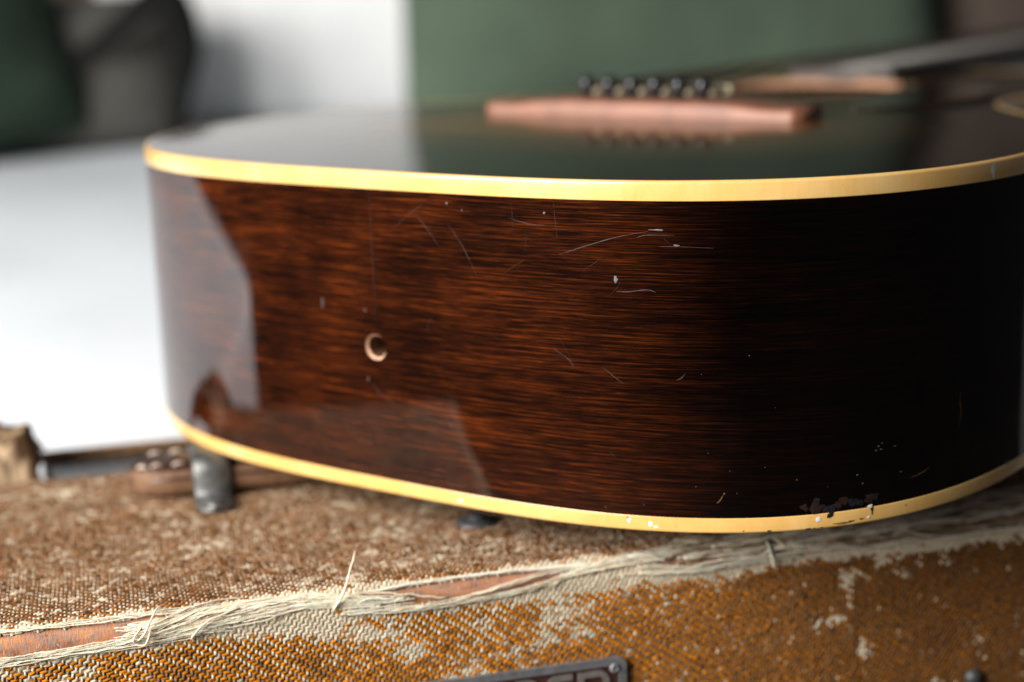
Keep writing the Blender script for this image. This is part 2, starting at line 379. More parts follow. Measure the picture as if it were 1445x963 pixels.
# ------------------------------------------------------------------ the amplifier
AR = Vector((0.175, 0.103, -0.42))                      # base of the amplifier
amp = tag(empty('amplifier', AR), 'worn tweed covered amplifier cabinet with torn edge under the guitar', 'amplifier')
AOFF = (-AR.x, -AR.y, -AR.z)
XL, XR = -52.0, 402.0; RR = 7.0; ARC = RR * math.pi / 2; TOPEND = 163.0
def surf(x, v, h):
    """x along the front edge, v across it (0 on the edge, + over the top, - down the front), h above the cloth"""
    x = np.asarray(x, float); v = np.asarray(v, float); h = np.asarray(h, float)
    a = np.clip((v + ARC / 2) / RR, 0, math.pi / 2)     # 0 = front face, pi/2 = top
    yy = RR - (RR + h) * np.cos(a); zz = -RR + (RR + h) * np.sin(a)
    yy = yy + np.maximum(v - ARC / 2, 0); zz = zz + np.minimum(v + ARC / 2, 0)
    return np.stack(np.broadcast_arrays(x, yy, zz), -1)
# torn strip along the edge: lower and upper limit of the missing cloth
TX = [-60, 36, 52, 66, 68, 112, 114, 122, 140, 165, 182, 190, 191, 214, 216, 226, 242, 250, 251, 420]
TL = [-7.0, -6.8, -3.2, -1.0, 1, 1, -3.0, -5.2, -6.6, -5.6, -3.2, -1.5, 1, 1, -3.0, -4.5, -4.5, -2, 1, 1]
TH = [0.8, 0.8, 1.0, 0.0, 0, 0, -2.6, -0.2, 0.6, 0.8, 0.8, 0.0, 0, 0, 0.0, 1.2, 1.2, 0, 0, 0]
def torn(x, v):
    j = 0.5 * (noise2(np.asarray(x) / 2.2, np.asarray(v) * 0, 31) - 0.5)
    return (v > np.interp(x, TX, TL) + j) & (v < np.interp(x, TX, TH) + j)
PATCH = [(186, -21, 9, 7, 1.0), (176, -22, 6, 5, .9), (167, -27, 6, 4, .9), (148, -32, 6, 3.5, .8), (184, -13, 8, 5, .8), (125, -17.5, 6, 4, .9), (132, -22, 5, 3, .8),
         (25, -17, 9, 3, .7), (104, -11, 9, 4, .9), (116, -14, 7, 4, .8), (277, -31, 9, 2.5, .6), (268, -35.5, 8, 2.2, .6), (307, -39.5, 3.2, 3.2, .9), (293, -44.5, 3, 3.5, .9),
         (329, -37, 3, 3, .6), (283, -52, 2.2, 3.5, .6), (322, -62, 1.4, 6, .9), (245, -34, 4, 3, .5), (308, -18, 5, 2.5, .6), (288, -16, 7, 4, .6), (266, -18, 6, 3, .6), (255, -20, 6, 2.6, .6), (152, -19, 9, 4, .55),
         (58, 127, 6, 5, .5), (29, 105, 5, 4, .6), (18, 140, 5, 6, .8), (85, 59, 5, 4, .6), (79, 80, 5, 4, .6), (71, 62, 4, 8, .5), (23, 11, 8, 4, .8), (6, 20, 6, 4, .6), (35, 17, 7, 3, .6), (106, 110, 8, 6, .5),
         (144, 105, 10, 10, .6), (120, 86, 8, 6, .5), (165, 29, 6, 3, .7), (153, 19, 8, 4, .8), (163, 90, 6, 6, .5), (260, 6, 14, 8, .7)]
def wear(x, v):
    w = 0.42 * (fbm(x / 26, v / 20, 3) - 0.47) + 0.45 * (fbm(x / 7.5, v / 6.5, 9) - 0.47) + 0.55 * (fbm(x / 3.6, v / 3.0, 19, 2) - 0.5)
    e = np.where(v > 0, v, -v - 6.5)
    k = 0.55 + 0.6 * noise2(x / 16.0, v * 0, 5)
    w = w + 0.70 * np.exp(-(np.maximum(e, 0) / (3.6 * k + 0.5)) ** 2)
    w = w + np.where((x > 66) & (x < 116) & (v > 0) & (v < 14), 0.12, 0)
    for (px, pv, rx, rv, a) in PATCH: w = w + 0.44 * a * np.exp(-(((x - px) / rx) ** 2 + ((v - pv) / rv) ** 2))
    w = w - 0.08 * sstep(-10, -24, v) + 0.02 * sstep(8, 20, v) - 0.12 * sstep(205, 250, x) * (v < -10)
    return w
CP, RP = 1.30, 1.0
def weave():
    i = np.arange(int(XL / CP), int(XR / CP)); j = np.arange(-92, int(TOPEND - RR + ARC / 2) - 0)
    I, J = np.meshgrid(i, j, indexing='ij'); sel = (I + J) % 3 == 0; I = I[sel]; J = J[sel]
    allV = []; allQ = []; allC = []; base = 0
    for kind in ('float', 'dot'):
        x0 = I * CP + (1.5 * CP if kind == 'float' else 0); v0 = J * RP * 1.0 + 0
        x0 = x0 + 0.5 * (fbm(x0 / 40, v0 / 40, 41) - 0.5) * 6; v0 = v0 + (fbm(x0 / 50, v0 / 50, 42) - 0.5) * 5
        jit = rng.normal(0, 1, (len(x0), 5))
        x0 = x0 + jit[:, 0] * 0.11; v0 = v0 + jit[:, 1] * 0.09
        ok = ~torn(x0, v0) & (v0 < TOPEND - RR + ARC / 2 - 0.8) & (v0 > -90)
        # the nameplate sits on the cloth; the long frayed run has lost its cloth on the edge
        ok &= ~((x0 > 255) & (v0 > -4.5) & (v0 < 3 + 17 * sstep(250, 300, x0)) )
        x0 = x0[ok]; v0 = v0[ok]; jit = jit[ok]; n = len(x0)
        w = wear(x0, v0) + jit[:, 2] * 0.15
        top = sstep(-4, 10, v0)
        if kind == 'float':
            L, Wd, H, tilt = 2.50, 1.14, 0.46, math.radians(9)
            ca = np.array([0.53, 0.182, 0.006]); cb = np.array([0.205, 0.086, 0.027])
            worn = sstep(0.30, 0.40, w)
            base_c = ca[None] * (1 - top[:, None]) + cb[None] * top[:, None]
            base_c = base_c * (1 - 0.58 * sstep(180, 330, x0) * (1 - top))[:, None] * (1 + 0.17 * jit[:, 3:4]) * (0.75 + 0.5 * fbm(x0 / 18, v0 / 14, 77))[:, None]  # front yarns darken to the right: light falloff painted into the colour
            cream = np.array([0.74, 0.63, 0.46])[None] * (1 + 0.07 * jit[:, 4:5])
        else:
            L, Wd, H, tilt = 1.80, 0.98, 0.52, 0
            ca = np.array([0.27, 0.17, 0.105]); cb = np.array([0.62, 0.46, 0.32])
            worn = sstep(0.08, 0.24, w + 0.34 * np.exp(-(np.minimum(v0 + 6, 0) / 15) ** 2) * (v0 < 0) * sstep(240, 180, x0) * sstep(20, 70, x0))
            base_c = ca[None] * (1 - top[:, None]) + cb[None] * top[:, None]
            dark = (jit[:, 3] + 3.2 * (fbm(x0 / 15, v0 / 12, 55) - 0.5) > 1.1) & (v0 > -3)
            base_c = np.where(dark[:, None], np.array([0.055, 0.035, 0.022])[None], base_c * (1 - 0.55 * sstep(180, 330, x0) * (1 - top))[:, None] * (1 + 0.22 * jit[:, 3:4]))  # same painted light falloff to the right on the front dots
            cream = np.array([0.76, 0.67, 0.51])[None] * (1 + 0.07 * jit[:, 4:5])
        colr = np.clip(base_c * (1 - worn[:, None]) + cream * worn[:, None], 0.004, 0.9)
        H = H * (1 - 0.25 * worn)
        su = np.array([-1, -0.72, -0.1, 0.55, 1.0]) if kind == 'float' else np.array([-1, -0.4, 0.4, 1])
        sv = np.array([-1, -0.45, 0.45, 1.0])
        A, B = np.meshgrid(su, sv, indexing='ij'); A = A.ravel(); B = B.ravel()
        prof = np.sqrt(np.clip(1 - np.abs(A) ** 2.6, 0, 1)); hh = prof * np.sqrt(np.clip(1 - B ** 2, 0, 1)); wid = 0.55 + 0.45 * prof
        if kind == 'float':
            du = A * L / 2; dv = B * Wd / 2 * wid
            dx = du * math.cos(tilt) - dv * math.sin(tilt); dvv = du * math.sin(tilt) + dv * math.cos(tilt)
        else:
            dvv = A * L / 2; dx = B * Wd / 2 * wid
        sc = 1 + 0.11 * rng.normal(0, 1, (n, 2)); rot = rng.normal(0, 0.10, (n, 1))
        X = x0[:, None] + dx[None] * sc[:, :1] - dvv[None] * rot; Vv = v0[:, None] + dvv[None] * sc[:, 1:] + dx[None] * rot; Hh = hh[None] * (H * (1 + 0.22 * jit[:, 0]))[:, None] - 0.12
        P = surf(X, Vv, Hh).reshape(-1, 3)
        nu, nv = len(su), len(sv)
        q = np.array([(a * nv + b, (a + 1) * nv + b, (a + 1) * nv + b + 1, a * nv + b + 1) for a in range(nu - 1) for b in range(nv - 1)])
        if kind == 'dot': q = q[:, ::-1]
        Q = (np.arange(n)[:, None, None] * (nu * nv) + q[None]).reshape(-1, 4) + base
        C = np.concatenate([np.repeat(colr, nu * nv, 0), np.ones((n * nu * nv, 1))], 1)
        allV.append(P); allQ.append(Q); allC.append(C); base += len(P)
    return np.concatenate(allV), np.concatenate(allQ), np.concatenate(allC)
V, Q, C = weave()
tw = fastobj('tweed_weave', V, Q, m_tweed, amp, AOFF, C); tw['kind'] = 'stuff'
# backing cloth below the yarns
xs = np.arange(XL, XR + 0.1, 1.0); vs = np.concatenate([np.arange(-150, -20, 5.0), np.arange(-20, 30, 0.6), np.arange(30, TOPEND - RR + ARC / 2 + .1, 3.0)])
X, Vv = np.meshgrid(xs, vs, indexing='ij'); P = surf(X, Vv, -0.10 + 0 * X).reshape(-1, 3)
nv = len(vs); idx = np.arange(len(xs) * nv).reshape(len(xs), nv)
Q = np.stack([idx[:-1, :-1], idx[1:, :-1], idx[1:, 1:], idx[:-1, 1:]], -1).reshape(-1, 4)
cx = (X[:-1, :-1] + X[1:, 1:]) / 2; cv = (Vv[:-1, :-1] + Vv[1:, 1:]) / 2
Q = Q[~torn(cx, cv).ravel()]
wf = wear(X.ravel(), Vv.ravel()); wn = sstep(0.2, 0.42, wf)[:, None]
wn = wn * (1 - 0.85 * (sstep(250, 262, X.ravel()) * (Vv.ravel() > -5) * (Vv.ravel() < 22)))[:, None]
C = np.concatenate([(1 - wn) * np.array([[0.085, 0.045, 0.018]]) + wn * np.array([[0.50, 0.41, 0.28]]), np.ones((len(wf), 1))], 1)
fastobj('backing_cloth', P, Q, m_tweed, amp, AOFF, C)
# the wooden cabinet under the cloth
def slab_profile():
    prof = [(19.0, -418.0), (0.55, -418.0)]
    for a in np.linspace(0, math.pi / 2, 9): prof.append((RR - (RR - 0.55) * math.cos(a), -RR + (RR - 0.55) * math.sin(a)))
    prof += [(TOPEND - 0.6, -0.55), (TOPEND - 0.6, -14.0), (19.0, -14.0)]
    return prof
pf = slab_profile(); xs2 = np.arange(XL + 0.6, XR - 0.5, 4.0); V = [(x, y, z) for x in xs2 for (y, z) in pf]; npf = len(pf)
F = [(i * npf + k, i * npf + (k + 1) % npf, (i + 1) * npf + (k + 1) % npf, (i + 1) * npf + k) for i in range(len(xs2) - 1) for k in range(npf)]
F += [tuple(range(npf))[::-1], tuple((len(xs2) - 1) * npf + k for k in range(npf))]
obj('cabinet', V, F, m_raw, amp, AOFF)
V, F = join([box(XL + 0.6, XL + 18, 19.2, 205.5, -417, -14.2, 1), box(XR - 19, XR - 1.2, 19.2, 205.5, -417, -14.2, 1), box(XL + 18.2, XR - 19.2, 19.2, 205.5, -417, -398, 1)])
obj('cabinet_side', V, F, m_raw, amp, AOFF)
# chrome control panel let into the back of the top, and the rear rail behind it
V, F = box(10, XR - 14, TOPEND + 0.2, 199.5, -5, -1.0, 0.5); obj('control_panel', V, F, m_chrome, amp, AOFF)
V, F = box(8, XR - 12, 199.8, 206.5, -22, 0.3, 1.2); obj('rear_rail', V, F, plain('rail_tweed', (0.30, 0.16, 0.07), 0.75, var=0.4, vscale=260, bump=0.6, bscale=700, bdist=0.0006), amp, AOFF)
# puffed, torn cloth of the cabinet end beside the panel
def lump():
    xs3 = np.linspace(XL, 9.0, 46); t = np.linspace(0, 1, 40); V = []
    for x in xs3:
        for a in t:
            ang = math.pi * a; e = float(sstep(0, 1, min(1, (9.5 - x) / 6.5))) * float(sstep(0, 1, min(1, (x - XL + 0.5) / 8)))
            h = 20.0 * abs(math.sin(ang)) ** 0.6 * (0.35 + 0.65 * e) * (0.72 + 0.5 * float(fbm(np.array(x / 9.0), np.array(a * 5.0), 61)))
            V.append((x + 1.2 * math.sin(a * 17 + x), 163.4 + 43 * a, -2.0 + h))
    return V, grid_faces(len(xs3), len(t))
V, F = lump()
vv = np.array(V); cr = fbm(vv[:, 0] / 5, vv[:, 1] / 5, 64); cw = sstep(0.45, 0.62, cr)[:, None]
C = np.concatenate([(1 - cw) * np.array([[0.10, 0.055, 0.028]]) + cw * np.array([[0.36, 0.26, 0.16]]), np.ones((len(vv), 1))], 1)
obj('torn_end_cloth', V, F, m_tweed, amp, AOFF, col=C)

# frayed cotton threads, each its own piece
m_soil = plain('soiled_cotton', (0.35, 0.255, 0.16), 0.85, var=0.5, vscale=90, bump=0.5, bscale=2600, spec=0.15)
def thread(pts, rad, seg=0.75, soiled=False):
    P = crom(pts, 6); L = np.r_[0, np.cumsum(np.hypot(np.diff(P[:, 0]), np.diff(P[:, 1])))]
    n = max(6, int(L[-1] / seg)); u = np.linspace(0, L[-1], n)
    x = np.interp(u, L, P[:, 0]); v = np.interp(u, L, P[:, 1]); h = np.interp(u, L, P[:, 2])
    ph = random.uniform(0, 99); am = random.uniform(0.10, 0.34)
    v = v + am * 2 * (noise2(u / 3.4 + ph, u * 0, 3) - 0.5) + am * (noise2(u / 1.5 + ph, u * 0, 8) - 0.5); h = h + am * 1.6 * noise2(u / 3.0 + ph, u * 0, 5)
    W = surf(x, v, h); rr = np.full(n, rad) * (1 + 0.22 * np.sin(u * 3.3 + ph)); rr[0] *= 0.4; rr[-1] *= 0.4
    V, F = tube(W, rr, 6); return obj('thread', V, F, m_soil if soiled else m_thread, amp, AOFF)
def bundle(count, x0, x1, v0f, v1f, spread, hmax=1.4, rad=(0.15, 0.27), wig=0.5, lenvar=0.15, soil=0.06):
    for k in range(count):
        a = x0 - random.uniform(-lenvar, lenvar) * (x1 - x0) * 0.5; b = x1 + random.uniform(-lenvar, lenvar) * (x1 - x0) * 0.5
        q = random.uniform(-1, 1); q2 = q * 0.7 + random.uniform(-.5, .5); n = max(4, int(abs(b - a) / 9)); pts = []
        for t in np.linspace(0, 1, n):
            x = a + (b - a) * t; tt = (x - x0) / (x1 - x0)
            vc = np.interp(tt, np.linspace(0, 1, len(v0f)), v0f); sp_ = np.interp(tt, np.linspace(0, 1, len(spread)), spread)
            qq = q * (1 - t) + q2 * t
            pts.append((x, vc + qq * sp_ + random.gauss(0, wig * 0.35), 0.35 + random.uniform(0, hmax) * math.sin(math.pi * min(max(t, 0.06), 0.94)) ** 0.5))
        thread(pts, random.uniform(*rad), soiled=random.random() < soil)
bundle(4, -50, 64, [1.3, 1.2, 1.6], None, [0.5, 0.5, 0.9], 0.5, wig=0.2, lenvar=0.05)
bundle(16, -50, 66, [-8.4, -7.6, -5.4], None, [1.7, 1.5, 2.4], 0.6, wig=0.25, lenvar=0.12)
bundle(46, 44, 122, [-3.8, -1.6, -0.4, -3.6], None, [3.0, 4.2, 2.8, 2.0], 0.9, wig=0.5, lenvar=0.25)
bundle(9, 36, 70, [-6.0, -3, 1.6], None, [1.5, 2.2, 2.2], 1.6, wig=0.8, lenvar=0.3)
bundle(3, 113, 190, [-0.4, 1.2, 1.0, 0.4], None, [0.25, 0.35, 0.5], 0.6, rad=(0.34, 0.46), wig=0.05, lenvar=0.03)
bundle(11, 108, 196, [-5.6, -7.4, -5.8, -0.6], None, [1.6, 0.7, 0.9, 1.3], 0.6, wig=0.25, lenvar=0.12)
bundle(5, 128, 200, [-7.4, -5.0, -1.2, 0.8], None, [0.6, 1.2, 1.0, 1.4], 1.4, wig=0.3)
bundle(18, 186, 222, [-1.6, -0.4, 0.4], None, [1.4, 2.4, 1.8], 1.0, wig=0.5, lenvar=0.3)
bundle(12, 206, 262, [0.6, 2.4, 3.0], None, [2.0, 2.0, 4.0], 1.2, wig=0.4, lenvar=0.25)
bundle(8, 206, 262, [-3.4, -5.8, -5.0], None, [1.4, 1.0, 1.4], 1.0, wig=0.4, lenvar=0.25)
bundle(58, 244, 398, [1.0, 5.0, 7.0], None, [5.0, 10.5, 12.5], 2.2, rad=(0.28, 0.6), wig=1.6, lenvar=0.35, soil=0.5)
# loose ends that stand up from the tear
thread([(104, -4.0, 0.8), (107, -1.5, 3.0), (110, 2.0, 6.5), (112.5, 5.0, 8.5), (113.4, 6.0, 10.5)], 0.40)
thread([(111.5, -0.6, 1.2), (122, -1.4, 1.6), (134, -3.4, 1.4), (142, -4.6, 0.9)], 0.42)
thread([(41, -6.5, 1.2), (44, -4, 2.6), (48, 1.0, 3.2), (50, 2.0, 2.4), (47, 1.6, 1.4)], 0.32)
thread([(43, -2.5, 1.0), (40, -5.8, 2.0), (43.5, -7.2, 2.6), (46, -3.0, 2.4)], 0.3)
thread([(58, -8.2, 0.8), (59.5, -5.6, 2.0), (64, -3.0, 2.2), (74, -0.6, 1.6)], 0.34)
thread([(256, 2.0, 0.8), (256.5, -3.0, 2.2), (258, -8.0, 1.6)], 0.42)
thread([(256, 2.5, 1.0), (261, -1.0, 2.0), (265, -4.0, 1.0)], 0.36)
thread([(206, 1.0, 1.0), (212, 0.0, 2.4), (219, -2.0, 1.4)], 0.4)
thread([(112, -3.0, 0.8), (116, -2.4, 1.8), (120, -3.0, 1.0)], 0.3)
# fine fuzz along the tear
fz = []
for k in range(420):
    x = random.uniform(-50, 396); v = random.choice([random.gauss(2.0, 2.0), random.gauss(-7, 2.2)]) if x < 250 else random.gauss(4, 8)
    a = random.uniform(0, 6.28); L = random.uniform(1.0, 4.0); h1 = random.uniform(0.5, 1.7)
    W = surf([x, x + L * .5 * math.cos(a), x + L * math.cos(a)], [v, v + .5 * L * math.sin(a) * .6, v + L * math.sin(a) * .6], [0.2, h1, h1 * random.uniform(.6, 1.4)])
    fz.append(tube(W, [0.07, 0.06, 0.035], 3, False))
V, F = join(fz); fo = obj('cotton_fuzz', V, F, m_thread, amp, AOFF); fo['kind'] = 'stuff'

# leather handle held by a metal clip
def handle_grip():
    xs4 = np.concatenate([np.linspace(44, 62, 10), np.linspace(64, 262, 50)]); V = []; nn = 20
    for x in xs4:
        e = math.sqrt(max(0.0, 1 - max(0, (62 - x) / 18.5) ** 2)); hw = 12.5 * e + 0.2; th = 12.2
        for k in range(nn):
            a = 2 * math.pi * k / nn; c, s = math.cos(a), math.sin(a)
            yy = hw * math.copysign(abs(c) ** 0.5, c); zz = th / 2 * math.copysign(abs(s) ** 0.55, s)
            V.append((x, 128 + yy - 0.02 * (x - 44), 7.2 + zz * (0.55 + 0.45 * e)))
    F = grid_faces(len(xs4), nn); F += [((i) * nn + nn - 1, (i + 1) * nn + nn - 1, (i + 1) * nn, i * nn) for i in range(len(xs4) - 1)]
    F += [tuple(range(nn))[::-1], tuple((len(xs4) - 1) * nn + k for k in range(nn))]
    return V, F
V, F = handle_grip(); hd = obj('handle', V, F, m_leatheredge, amp, AOFF)
# dark top leather as a raised pad
def pad():
    xs4 = np.concatenate([np.linspace(44.6, 62, 12), np.linspace(64, 258, 40)]); V = []; t = np.linspace(-1, 1, 13)
    for x in xs4:
        e = math.sqrt(max(0.0, 1 - max(0, (62 - x) / 17.6) ** 2)); hw = 13.0 * e
        for a in t: V.append((x, 128 + a * hw - 0.02 * (x - 44), 8.6 + 5.7 * (1 - abs(a) ** 4.5) ** 0.6 * (0.45 + 0.55 * e)))
    return V, grid_faces(len(xs4), 13)
V, F = pad(); obj('top_leather', V, F, m_leather, hd)
for k in range(22):
    x = 52 + k * 8.2
    for s in (-1, 1):
        yy = 128 + s * 9.0 - 0.02 * (x - 44)
        if 63 < x + 2 and x < 84: continue
        V, F = tube([(x, yy, 13.6), (x + 1.2, yy, 14.35), (x + 3.0, yy, 14.35), (x + 4.2, yy, 13.6)], 0.55, 6); obj('stitch', V, F, m_stitch, hd)
V, F = tube([(47.2, 121.5, 13.3), (48.4, 120, 14.0), (50.5, 119, 13.5)], 0.7, 6); obj('stitch', V, F, m_stitch, hd)
def clip(cx):
    prof = [(94.0, 0.9), (96, 1.0), (108.5, 1.1), (111.6, 1.6), (113.0, 4.0), (113.6, 9.0), (114.4, 13.2), (117, 15.2), (121, 15.7), (133, 15.7), (138.5, 15.0), (141.0, 12.6), (141.6, 7), (142.4, 2.2), (145, 1.1), (154, 1.0)]
    P = crom([(0, y, z) for y, z in prof], 3); n = len(P); T = np.gradient(P, axis=0); T /= np.linalg.norm(T, axis=1)[:, None]; N = np.cross(T, [1, 0, 0]); N = -N if N[n // 2][2] < 0 else N
    V = []
    for i in range(n):
        y = P[i][1]; hw = 7.4
        if y < 100: hw = 7.4 * math.sqrt(max(0.03, 1 - ((100 - y) / 6.2) ** 2))
        for sx, th in ((-1, 0), (-0.86, 1.1), (0, 1.25), (0.86, 1.1), (1, 0), (0, -0.1)):
            V.append((cx + sx * hw, P[i][1] + N[i][1] * th, P[i][2] + N[i][2] * th))
    F = grid_faces(n, 6) + [(i * 6 + 5, (i + 1) * 6 + 5, (i + 1) * 6, i * 6) for i in range(n - 1)]
    c = obj('handle_clip', V, F, m_clip, hd)
    V, F = lathe([(3.4, 0), (3.3, 0.8), (2.4, 1.7), (1.0, 2.1), (0.1, 2.15)], 18); return obj('screw', move(V, (cx - 0.3, 98.8, 2.0)), F, m_clip, hd)
clip(74.5)
# flat dusty washer under the handle end and a dark metal stud near the edge
V, F = lathe([(7.5, 0.2), (7.4, 1.4), (5.0, 2.4), (3.4, 2.5), (3.2, 3.6), (1.5, 4.2), (0.1, 4.3)], 24); obj('metal_stud', move(V, (164.5, 52.0, -0.6)), F, m_darkmetal, amp, AOFF)

# nameplate on the front
def roundrect(x0, x1, z0, z1, r, n=6):
    P = []
    for cx_, cz_, a0 in ((x1 - r, z1 - r, 0), (x0 + r, z1 - r, 90), (x0 + r, z0 + r, 180), (x1 - r, z0 + r, 270)):
        for k in range(n + 1):
            a = math.radians(a0 + 90 * k / n); P.append((cx_ + r * math.cos(a), cz_ + r * math.sin(a)))
    return P
def plate_ring(o, i, y0, y1, yi):
    n = len(o); V = [(x, y0, z) for x, z in o] + [(x, y1, z) for x, z in o] + [(x, y1, z) for x, z in i] + [(x, yi, z) for x, z in i]
    F = [(a * n + k, a * n + (k + 1) % n, (a + 1) * n + (k + 1) % n, (a + 1) * n + k) for a in range(3) for k in range(n)]
    return V, F
PX0, PX1, PZ0, PZ1 = 104.0, 203.4, -60.0, -35.2
npl = obj('nameplate', *plate_ring(roundrect(PX0, PX1, PZ0, PZ1, 2.6), roundrect(PX0 + 2.7, PX1 - 2.7, PZ0 + 2.7, PZ1 - 2.7, 1.4), -0.1, -2.0, -1.3), m_platerim, amp, AOFF, smooth=False)
rr_ = roundrect(PX0 + 2.6, PX1 - 2.6, PZ0 + 2.6, PZ1 - 2.6, 1.4)
obj('field', [(x, -1.32, z) for x, z in rr_], [tuple(range(len(rr_)))], m_platefield, npl, smooth=False)
def stroke(pts, w, y, th=0.5):
    P = np.asarray(pts, float); n = len(P); T = np.gradient(P, axis=0); T /= np.linalg.norm(T, axis=1)[:, None]; N = np.stack([-T[:, 1], T[:, 0]], 1) * w / 2
    V = []
    for i in range(n):
        a = P[i] + N[i]; b = P[i] - N[i]
        V += [(a[0], y, a[1]), (b[0], y, b[1]), (b[0], y + th, b[1]), (a[0], y + th, a[1])]
    F = [(i * 4 + k, i * 4 + (k + 1) % 4, (i + 1) * 4 + (k + 1) % 4, (i + 1) * 4 + k) for i in range(n - 1) for k in range(4)] + [(0, 1, 2, 3), tuple((n - 1) * 4 + k for k in (3, 2, 1, 0))]
    return V, F
def lin(a, b, n=4): return [tuple(np.array(a) + (np.array(b) - np.array(a)) * t) for t in np.linspace(0, 1, n)]
def arc(cx_, cz_, rx, rz, a0, a1, n=12): return [(cx_ + rx * math.cos(math.radians(a)), cz_ + rz * math.sin(math.radians(a))) for a in np.linspace(a0, a1, n)]
zt, zb_ = -40.2, -54.5; zm = (zt + zb_) / 2; w_ = 2.2; yl = -1.82
def letter(ch, x):
    if ch == 'R': st_ = [lin((x, zb_), (x, zt + w_ / 2)), lin((x, zt), (x + 6.4, zt)) + arc(x + 6.4, (zt + zm) / 2, 2.6, (zt - zm) / 2, 90, -90) + lin((x + 6.4, zm), (x, zm)), lin((x + 4.6, zm), (x + 9, zb_))]
    elif ch == 'E': st_ = [lin((x + 8.6, zt), (x + 3.2, zt)) + arc(x + 3.2, zt - 3.2, 3.2, 3.2, 90, 180) + lin((x, zt - 3.4), (x, zb_ + 3.4)) + arc(x + 3.2, zb_ + 3.2, 3.2, 3.2, 180, 270) + lin((x + 3.2, zb_), (x + 8.6, zb_)), lin((x, zm), (x + 7.0, zm))]
    else: st_ = [lin((x, zb_), (x, zt)), lin((x, zt), (x + 4.5, zt)) + arc(x + 4.5, zm, 4.6, (zt - zm), 90, -90) + lin((x + 4.5, zb_), (x, zb_))]
    return join([stroke(s, w_, yl - 0.03 * k) for k, s in enumerate(st_)])
for ch, x in (('D', 164.0), ('E', 175.6), ('R', 187.2)):
    V, F = letter(ch, x); obj('letter', V, F, m_letter, npl, smooth=False)
V, F = lathe([(2.0, 0), (1.9, -0.5), (1.3, -0.9), (0.7, -0.9), (0.5, -0.4), (0.05, -0.35)], 16, 'y'); obj('screw', move(V, (199.4, -1.5, -38.9)), F, m_platerim, npl)
V, F = lathe([(3.2, 0.3), (3.1, -1.2), (2.5, -2.2), (1.4, -2.8), (0.1, -2.9)], 18, 'y'); obj('tack', move(V, (336.8, 0, -62.6)), F, m_darkmetal, amp, AOFF)

# ------------------------------------------------------------------ the guitar
GZ = 118.5
gt = tag(empty('acoustic_guitar', (0.13137, 0.04718, 0.131 - GZ * MM), math.radians(-49.2155)), 'old sunburst acoustic guitar with dark mahogany sides and yellowed binding lying on the amplifier', 'guitar')
GOFF = (0, 0, GZ * MM)
W, YW, NN, MMx, D, TP, HB1, HB2 = 187.957, 147.13, 3.083, 2.4205, 114.286, 0.03697, 6.25, 5.11
def half_outline():
    t = np.linspace(0, 1, 500) * math.pi / 2
    x = W * np.sin(t) ** (2 / NN); y = YW - YW * np.cos(t) ** (2 / MMx)
    up = crom([(W, YW), (179, 190), (152, 235), (122, 278), (114, 312), (119, 352), (126, 392), (121, 432), (96, 464), (55, 481), (0, 487)], 30)
    # smooth hand-over at the widest point
    return np.r_[x[:-1], up[:, 0]], np.r_[y[:-1], up[:, 1]]
hx, hy = half_outline()
px = np.r_[-hx[::-1], hx[1:-1]]; py = np.r_[hy[::-1], hy[1:-1]]          # starts at neck end, left side, tail, right side
s_ = np.r_[0, np.cumsum(np.hypot(np.diff(np.r_[px, px[0]]), np.diff(np.r_[py, py[0]])))]
PER = s_[-1]; s_tail = s_[len(hx) - 1]
def outl(s, off=0.0):
    """point on the rim at arc length s from the tail (right side positive), moved outwards by off"""
    q = np.mod(np.asarray(s, float) + s_tail, PER); PXx = np.r_[px, px[0]]; PYy = np.r_[py, py[0]]
    f = lambda u: (np.interp(np.mod(u, PER), s_, PXx), np.interp(np.mod(u, PER), s_, PYy))
    x, y = f(q); x1, y1 = f(q + 3.0); x0, y0 = f(q - 3.0)
    tx, ty = x1 - x0, y1 - y0; L = np.hypot(tx, ty) + 1e-9
    return x + off * ty / L, y - off * tx / L
def zb(y): return -D + TP * y
NS = int(PER / 2.0); HS, HZ = -1.6, -61.5
sg = HS + np.concatenate([np.arange(-12, 12.1, 2.0), 12 + (PER - 24) * np.arange(1, NS - 12) / (NS - 12)])
NSg = len(sg)
gx, gy = outl(sg); zlo = zb(gy) + HB2
rows = []
for f_ in np.linspace(0, 1, 9)[:-1]: rows.append(np.full(NSg, -HB1 + (HZ + 12 + HB1) * f_))
for k in range(13): rows.append(np.full(NSg, HZ + 12 - 2.0 * k))
for f_ in np.linspace(0, 1, 9)[1:]: rows.append(HZ - 12 + (zlo - HZ + 12) * f_)
Zg = np.array(rows).T; NR = Zg.shape[1]
V = [(gx[i], gy[i], Zg[i, j]) for i in range(NSg) for j in range(NR)]
sgw = np.where(sg > PER / 2, sg - PER, sg)
UV = [(sgw[i] * MM, Zg[i, j] * MM, 0.0) for i in range(NSg) for j in range(NR)]
F = []
for i in range(NSg):
    for j in range(NR - 1):
        if i < 12 and 8 <= j < 20: continue
        a = i * NR + j; b = ((i + 1) % NSg) * NR + j; F.append((a, a + 1, b + 1, b))
